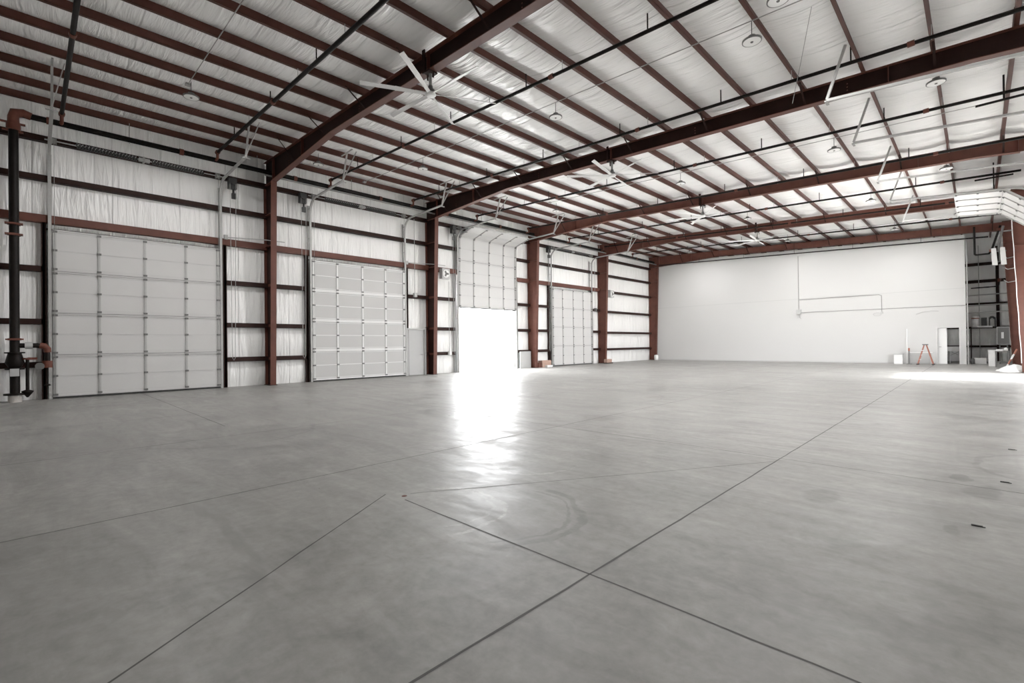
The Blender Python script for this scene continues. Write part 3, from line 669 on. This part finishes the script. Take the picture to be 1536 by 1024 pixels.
# ------------------------------------------------------------------ conduits on the partition
yb = YP-.02
mb = MB().tube([(-8.75, yb, 7.3), (-8.75, yb, 3.55)], .02, 6)
t = thing('partition_conduit', 'tall thin vertical conduit in the middle of the white partition, ending in a box', 'conduit', (-8.75, yb, 3.4))
mb.obj('conduit', DGALV, t); MB().box(-8.9, -8.6, YP-.16, YP, 3.3, 3.6).obj('junction_box', GREY, t)
MB().tube([(-8.75, YP-.05, 3.3), (-8.72, YP-.06, 3.1), (-8.62, YP-.05, 2.95)], .014, 6).tube([(-8.72, YP-.05, 3.3), (-8.75, YP-.06, 3.0)], .014, 6).obj('cable', GREY, t)
t = thing('partition_conduit', 'conduit dropping down the right half of the partition to a coiled cable', 'conduit', (-4.2, yb, 3.1))
MB().tube([(-8.7, yb, 4.28), (-4.35, yb, 4.28), (-4.22, yb, 4.2), (-4.22, yb, 3.2)], .018, 6).obj('conduit', DGALV, t)
MB().box(-4.28, -4.16, YP-.08, YP, 3.08, 3.2).obj('junction_box', GREY, t)
MB().tube([(-4.22-.22+.2*math.cos(a), YP-.06, 3.05+.1*math.sin(a)) for a in [2*pi*i/14 for i in range(15)]], .014, 6).obj('cable', GREY, t)
tag(MB().tube([(-8.6, yb, 3.4), (PXR, yb, 3.36)], .016, 6).obj('partition_conduit', DGALV), 'long thin horizontal conduit across the right half of the partition, lower run', 'conduit')
tag(MB().tube([(-2.6, YP-.04, 2.95), (-2.3, YP-.05, 3.08), (-1.9, YP-.04, 3.12), (-1.6, YP-.03, 3.1)], .02, 6).obj('loose_cable', GREY), 'loose grey cable looped on the partition above the white doorway', 'cable')
tag(MB().tube([(-.38, YP+.05, 0), (-.38, YP+.05, 7.05)], .03, 8).obj('corner_pipe', GALV), 'thin vertical grey pipe at the right edge of the partition', 'pipe')

# ------------------------------------------------------------------ stepladder and things by the partition
t = thing('stepladder', 'small orange and white stepladder standing in front of the partition', 'stepladder', (-2.15, 35.6, 0))
hx, hy, hz = -2.12, 35.62, 1.12
for sx, nm in ((-1, 'rail'), (1, 'rail')):
    for sy in (-.2, .2):
        o = MB().bar((hx+sx*.33, hy+sy*1.25, .05), (hx+sx*.05, hy+sy*.7, hz), .022, .045).obj(nm, ORANGE, t)
        MB().box(hx+sx*.33-.05, hx+sx*.33+.05, hy+sy*1.25-.04, hy+sy*1.25+.04, 0, .07).obj('rubber_foot', RUBBER, o)
for z in (.3, .56, .82):
    w = (hz-z)/hz; MB().box(hx-.05-.28*w-.05, hx-.05-.28*w+.05, hy-.2, hy+.2, z-.012, z+.012).obj('step', WHITE, t)
MB().box(hx+.05+.28*.5-.02, hx+.05+.28*.5+.02, hy-.2, hy+.2, .5, .54).obj('brace', GALV, t)
MB().box(hx-.12, hx+.12, hy-.2, hy+.2, hz, hz+.06).obj('top_cap', DGREY, t)
t = thing('folding_table', 'low white trestle table behind the orange stepladder', 'table', (-2.3, 36.6, 0))
MB().box(-3.0, -1.85, 36.4, 36.9, .66, .70).obj('tabletop', WHITE, t)
for x in (-2.9, -1.95):
    for y in (36.45, 36.85): MB().bar((x, y, 0), (x, y, .66), .04, .04).obj('leg', GALV, t)
t = thing('marker_post', 'dark short post with an orange cap beside the stepladder', 'post', (-2.88, 36.2, 0))
MB().box(-2.91, -2.85, 36.17, 36.23, .0, .78).box(-3.0, -2.76, 36.1, 36.3, 0, .03).obj('post', DGREY, t); MB().box(-2.92, -2.84, 36.16, 36.24, .78, .95).obj('cap', ORANGE, t)
tag(MB().tube([(-3.0, 36.7, 0), (-3.02, 36.95, 2.1)], .025, 8).obj('leaning_pole', WHITE), 'thin white pole leaning on the partition left of the stepladder', 'pole')
t = thing('storage_bin', 'pale grey bin left of the white leaning pole', 'bin', (-3.4, 36.6, 0))
MB().box(-3.6, -3.2, 36.4, 36.8, 0, .55).obj('body', PLAS, t); MB().box(-3.63, -3.17, 36.37, 36.83, .55, .6).obj('lid', GREY, t)
# behind the doorway: utility sink
t = thing('utility_sink', 'white utility sink seen through the doorway in the partition', 'sink', (-.95, 38.9, 0))
MB().hexa([(-1.3, 38.7, .72), (-.65, 38.7, .72), (-.65, 39.2, .72), (-1.3, 39.2, .72)], [(-1.36, 38.62, .95), (-.59, 38.62, .95), (-.59, 39.26, .95), (-1.36, 39.26, .95)]).box(-1.4, -.55, 38.6, 39.3, .93, .99).obj('basin', WHITE, t)
for x, dx in ((-1.2, .18), (-.75, -.18)):
    for y in (38.75, 39.15): MB().bar((x, y, 0), (x+dx*.4, y, .75), .04, .04).obj('leg', GALV, t)
MB().bar((-1.2, 38.75, .45), (-.75, 38.75, .72), .02, .02).bar((-.75, 38.75, .45), (-1.2, 38.75, .72), .02, .02).obj('brace', DGREY, t)

# ------------------------------------------------------------------ gap to the right of the partition
t = thing('wall_shelf', 'long shelf high in the gap beside the partition, holding black boxes', 'shelf', (.4, 40.4, 2.1))
MB().box(-.3, 1.35, 40.2, 40.8, 2.08, 2.12).obj('board', DRED, t)
for x in (-.28, 1.33): MB().box(x-.03, x+.03, 40.72, 40.8, 0, 2.08).obj('post', DRED, t)
tag(MB().box(.05, .65, 40.2, 40.35, 2.12, 2.22).obj('white_board', WHITE), 'white board lying on the front edge of the shelf', 'board')
t = thing('drum', 'pale drum with an orange band on the left of the shelf', 'drum', (0, 40.55, 2.12))
MB().lathe((-.08, 40.55, 2.12), [(0, 0), (.17, 0), (.18, .3), (.18, .62), (.15, .68), (0, .7)], 20).obj('body', PLAS, t); MB().lathe((-.08, 40.55, 2.12), [(.183, .54), (.183, .6)], 20).obj('band', ORANGE, t)
tag(MB().box(.17, .42, 40.4, 40.75, 2.12, 2.72).box(.2, .39, 40.39, 40.4, 2.2, 2.65).obj('black_case', BLACK), 'tall black case in the middle of the shelf', 'case')
t = thing('black_stand', 'black arched stand on the shelf, right of the black case', 'stand', (.6, 40.5, 2.12))
MB().box(.5, .56, 40.4, 40.7, 2.12, 2.7).obj('side', BLACK, t); MB().box(.74, .8, 40.4, 40.7, 2.12, 2.66).obj('side', BLACK, t)
MB().tube([(.53, 40.55, 2.66), (.6, 40.55, 2.74), (.68, 40.55, 2.74), (.77, 40.55, 2.64)], .06, 8).obj('arch', BLACK, t)
tag(MB().tube([(.1, 41.0, 0), (.1, 41.0, 7.2)], .02, 6).obj('thin_pipe', GALV), 'thin vertical pipe in the gap beside the partition', 'pipe')
for z, lb, y, m in ((4.55, 'bent black pipe crossing the upper gap beside the partition', 40.6, PIPE), (4.1, 'upper pale pipe crossing the gap beside the partition', 40.6, GALV), (3.45, 'lower pale pipe crossing the gap beside the partition', 40.2, GALV), (3.0, 'lowest pale pipe crossing the gap beside the partition', 39.8, GALV)):
    mb = MB().tube([(-.25, y, z), (.85, y, z+.02), (.95, y, z+.1), (.97, y, z+.35)] if m is PIPE else [(-.4, y, z), (1.45, y, z+.05)], .035, 8)
    o = tag(mb.obj('gap_pipe', m), lb, 'pipe')
    if m is PIPE: MB().lathe((.97, y, z+.3), [(.0, .2), (.09, .18), (.06, 0), (0, 0)], 10).obj('red_fitting', COUP, o)
t = thing('unit_heater', 'white twin panel heater hanging high near the right column', 'heater', (.85, 36, 5.8))
for x in (.62, .95): MB().hexa([(x, 35.9, 5.35), (x+.2, 35.9, 5.35), (x+.2, 36.1, 5.35), (x, 36.1, 5.35)], [(x-.04, 35.9, 6.25), (x+.14, 35.9, 6.25), (x+.14, 36.1, 6.25), (x-.04, 36.1, 6.25)]).obj('panel', WHITE, t)
MB().box(.6, 1.15, 36.0, 36.06, 5.5, 5.56).box(.6, 1.15, 36.0, 36.06, 6.05, 6.1).obj('bracket', DGREY, t)
MB().tube([(.85, 36.0, 6.1), (.9, 36.0, 6.6), (1.05, 36.0, 7.4)], .05, 8).obj('feed_pipe', DGREY, t)
t = thing('drop_pipe', 'dark sprinkler drop pipe hanging from the ceiling in front of the gap', 'pipe', (-.05, 36.4, 6.9))
MB().tube([(-.05, 36.4, 7.6), (-.05, 36.4, 6.1), (.0, 36.4, 6.05), (.5, 36.4, 6.05), (.6, 36.4, 6.2), (.95, 36.4, 7.5)], .05, 8).obj('pipe', PIPE, t)
for p in ((.6, 36.4, 6.2), (.9, 36.4, 7.3)): MB().lathe(p, [(0, -.08), (.09, -.06), (.09, .06), (0, .08)], 10).obj('coupling', COUP, t)
t = thing('electrical_cabinet', 'grey electrical cabinet with a pale label beside the right column', 'cabinet', (1.1, 38.6, 1.6))
MB().box(.78, 1.3, 38.5, 38.7, 1.1, 2.1).obj('body', GREY, t); MB().box(.81, 1.27, 38.48, 38.5, 1.13, 2.07).obj('door', DGREY, t); MB().box(.96, 1.06, 38.47, 38.48, 1.45, 1.8).obj('label_plate', WHITE, t); MB().tube([(1.2, 38.6, 0), (1.2, 38.6, 1.1)], .03, 6).tube([(.9, 38.6, 0), (.9, 38.6, 1.1)], .03, 6).obj('support', DGREY, t)
t = thing('work_cart', 'dark work cart with clutter on top at the right edge', 'cart', (.85, 34.2, 0))
MB().box(.62, 1.12, 33.9, 34.5, .78, .82).obj('top', DGREY, t)
for x in (.65, 1.09):
    for y in (33.93, 34.47): MB().bar((x, y, 0), (x, y, .78), .05, .05).obj('leg', DGREY, t)
MB().box(.64, 1.1, 33.92, 34.48, .25, .28).obj('shelf', DGREY, t)
tag(MB().box(.66, .9, 34.0, 34.3, .82, .9).obj('tray', WHITE), 'white tray lying on top of the dark work cart', 'tray')
tag(MB().lathe((1.0, 34.2, .82), [(0, 0), (.07, 0), (.07, .1), (.03, .16), (0, .17)], 12).obj('bottle', WHITE), 'small white bottle standing on the dark work cart', 'bottle')
tag(MB().box(.4, .66, 35.2, 35.6, 0, .78).box(.38, .68, 35.18, 35.62, .78, .84).obj('white_bin', PLAS), 'tall white bin on the floor left of the work cart', 'bin')
tag(MB().box(-.12, .35, 38.2, 38.6, 0, .33).obj('white_carton', WHITE), 'low white box on the floor in the gap beside the partition', 'box')
tag(MB().lathe((-.2, 38.0, 0), [(0, 0), (.08, 0), (.08, .24), (.05, .32), (0, .33)], 12).obj('dark_can', DGREY), 'small dark can on the floor beside the low white box', 'can')
t = thing('orange_pole', 'orange and white striped pole leaning at the right edge', 'pole', (1.0, 31.5, 0))
a, b = Vector((.9, 31.6, .02)), Vector((1.28, 31.6, .95))
MB().tube([a, a.lerp(b, .25)], .03, 8).tube([a.lerp(b, .5), a.lerp(b, .75)], .03, 8).obj('white_band', WHITE, t); MB().tube([a.lerp(b, .25), a.lerp(b, .5)], .03, 8).tube([a.lerp(b, .75), b], .03, 8).obj('orange_band', ORANGE, t)
# crumpled plastic sheeting heap
mb = MB(); rnd = random.Random(21); n, m = 22, 9; vs = []
for i in range(m):
    for k in range(n):
        t_ = i/(m-1); a = 2*pi*k/n; R = (1-t_**1.6)*(1+.22*math.sin(3*a+1)+rnd.uniform(-.08, .08))
        vs.append((1.12+.55*R*math.cos(a), 30.0+.55*R*math.sin(a), .30*t_*(1+.3*math.sin(2*a)*(1-t_))+rnd.uniform(0, .03)*(i > 0)))
mb.add(vs, [(i*n+k, i*n+(k+1) % n, (i+1)*n+(k+1) % n, (i+1)*n+k) for i in range(m-1) for k in range(n)], True)
tag(mb.obj('plastic_sheeting', PLAS), 'heap of crumpled white plastic on the floor at the right edge', 'plastic sheet')
t = thing('white_hose', 'white flexible cable looping down the right hand columns', 'cable', (1.2, 29, 3))
pts = []
for i in range(60):
    z = 7.0 - 6.6*i/59; pts.append((1.08+.25*(1-z/7)+.006*math.sin(i*.5), FR[3]-.125+.01*math.sin(i*.4), z))
MB().tube(pts, .014, 6).obj('cable', WHITE, t)
for z in (5.9, 5.3, 4.6):
    MB().tube([(1.06, 36.8, z), (1.2, 36.75, z-.15), (1.5, 36.7, z-.1)], .02, 6).obj('loop', GALV, t)
# debris specks on the floor
for i, (x, y, lb) in enumerate([(.30, 8.95, 'small dark scrap on the floor near the right frame edge, farther one'), (.18, 6.88, 'small dark scrap on the floor near the right frame edge, middle one'), (-.02, 5.14, 'tiny dark stick on the floor at the right, nearest of the scraps')]):
    tag(MB().box(x-.035, x+.03, y-.01, y+.008, 0, .01).box(x-.01, x+.045, y-.012, y+.0, 0, .006).obj('floor_scrap', BLACK), lb, 'scrap')
tag(MB().lathe((-3.98, 2.52, 0), [(0, .004), (.022, .004), (.028, 0)], 10).obj('red_floor_mark', COUP), 'small red mark on the floor where the saw cuts start', 'mark')

# ------------------------------------------------------------------ light
LAMP_W = 62
w = bpy.data.worlds.new('sky'); S.world = w; w.use_nodes = True
bg = w.node_tree.nodes['Background']; bg.inputs[0].default_value = (0.97, 0.985, 1.0, 1); bg.inputs[1].default_value = 13.0
def area(name, loc, rot, sx, sy, energy, col=(1, 1, 1), portal=False, shape='RECTANGLE', spread=pi):
    l = bpy.data.lights.new(name, 'AREA'); l.shape = shape; l.size = sx; l.size_y = sy; l.energy = energy; l.color = col; l.spread = spread
    l.cycles.is_portal = portal
    o = bpy.data.objects.new(name, l); C.objects.link(o); o.location = loc; o.rotation_euler = rot; return o
area('portal_left', (XL-.05, 18.12, 1.75), (0, -pi/2, 0), 3.5, 4.4, 1, portal=True)
area('portal_right', (XR+.05, 25.5, 1.8), (0, pi/2, 0), 3.6, 4.4, 1, portal=True)
for x, y, _ in lamps:
    if x > -1 or x < -17: continue   # switched off
    area('lamp_light', (x, y, rb(x)+.0), (0, 0, 0), .33, .33, LAMP_W, (1, .985, .96), shape='DISK')
sl = bpy.data.lights.new('sun', 'SUN'); sl.energy = 24; sl.angle = math.radians(14); sl.color = (1, .98, .95)
so = bpy.data.objects.new('sun', sl); C.objects.link(so); so.rotation_euler = (Vector((-.72, -.12, -.70))).to_track_quat('-Z', 'Y').to_euler()
S.view_settings.view_transform = 'Standard'; S.view_settings.look = 'None'
S.view_settings.exposure = 1.74; S.view_settings.gamma = 1.22
try: S.cycles.use_denoising = True
except Exception: pass
S.cycles.max_bounces = 10; S.cycles.diffuse_bounces = 6; S.cycles.glossy_bounces = 4
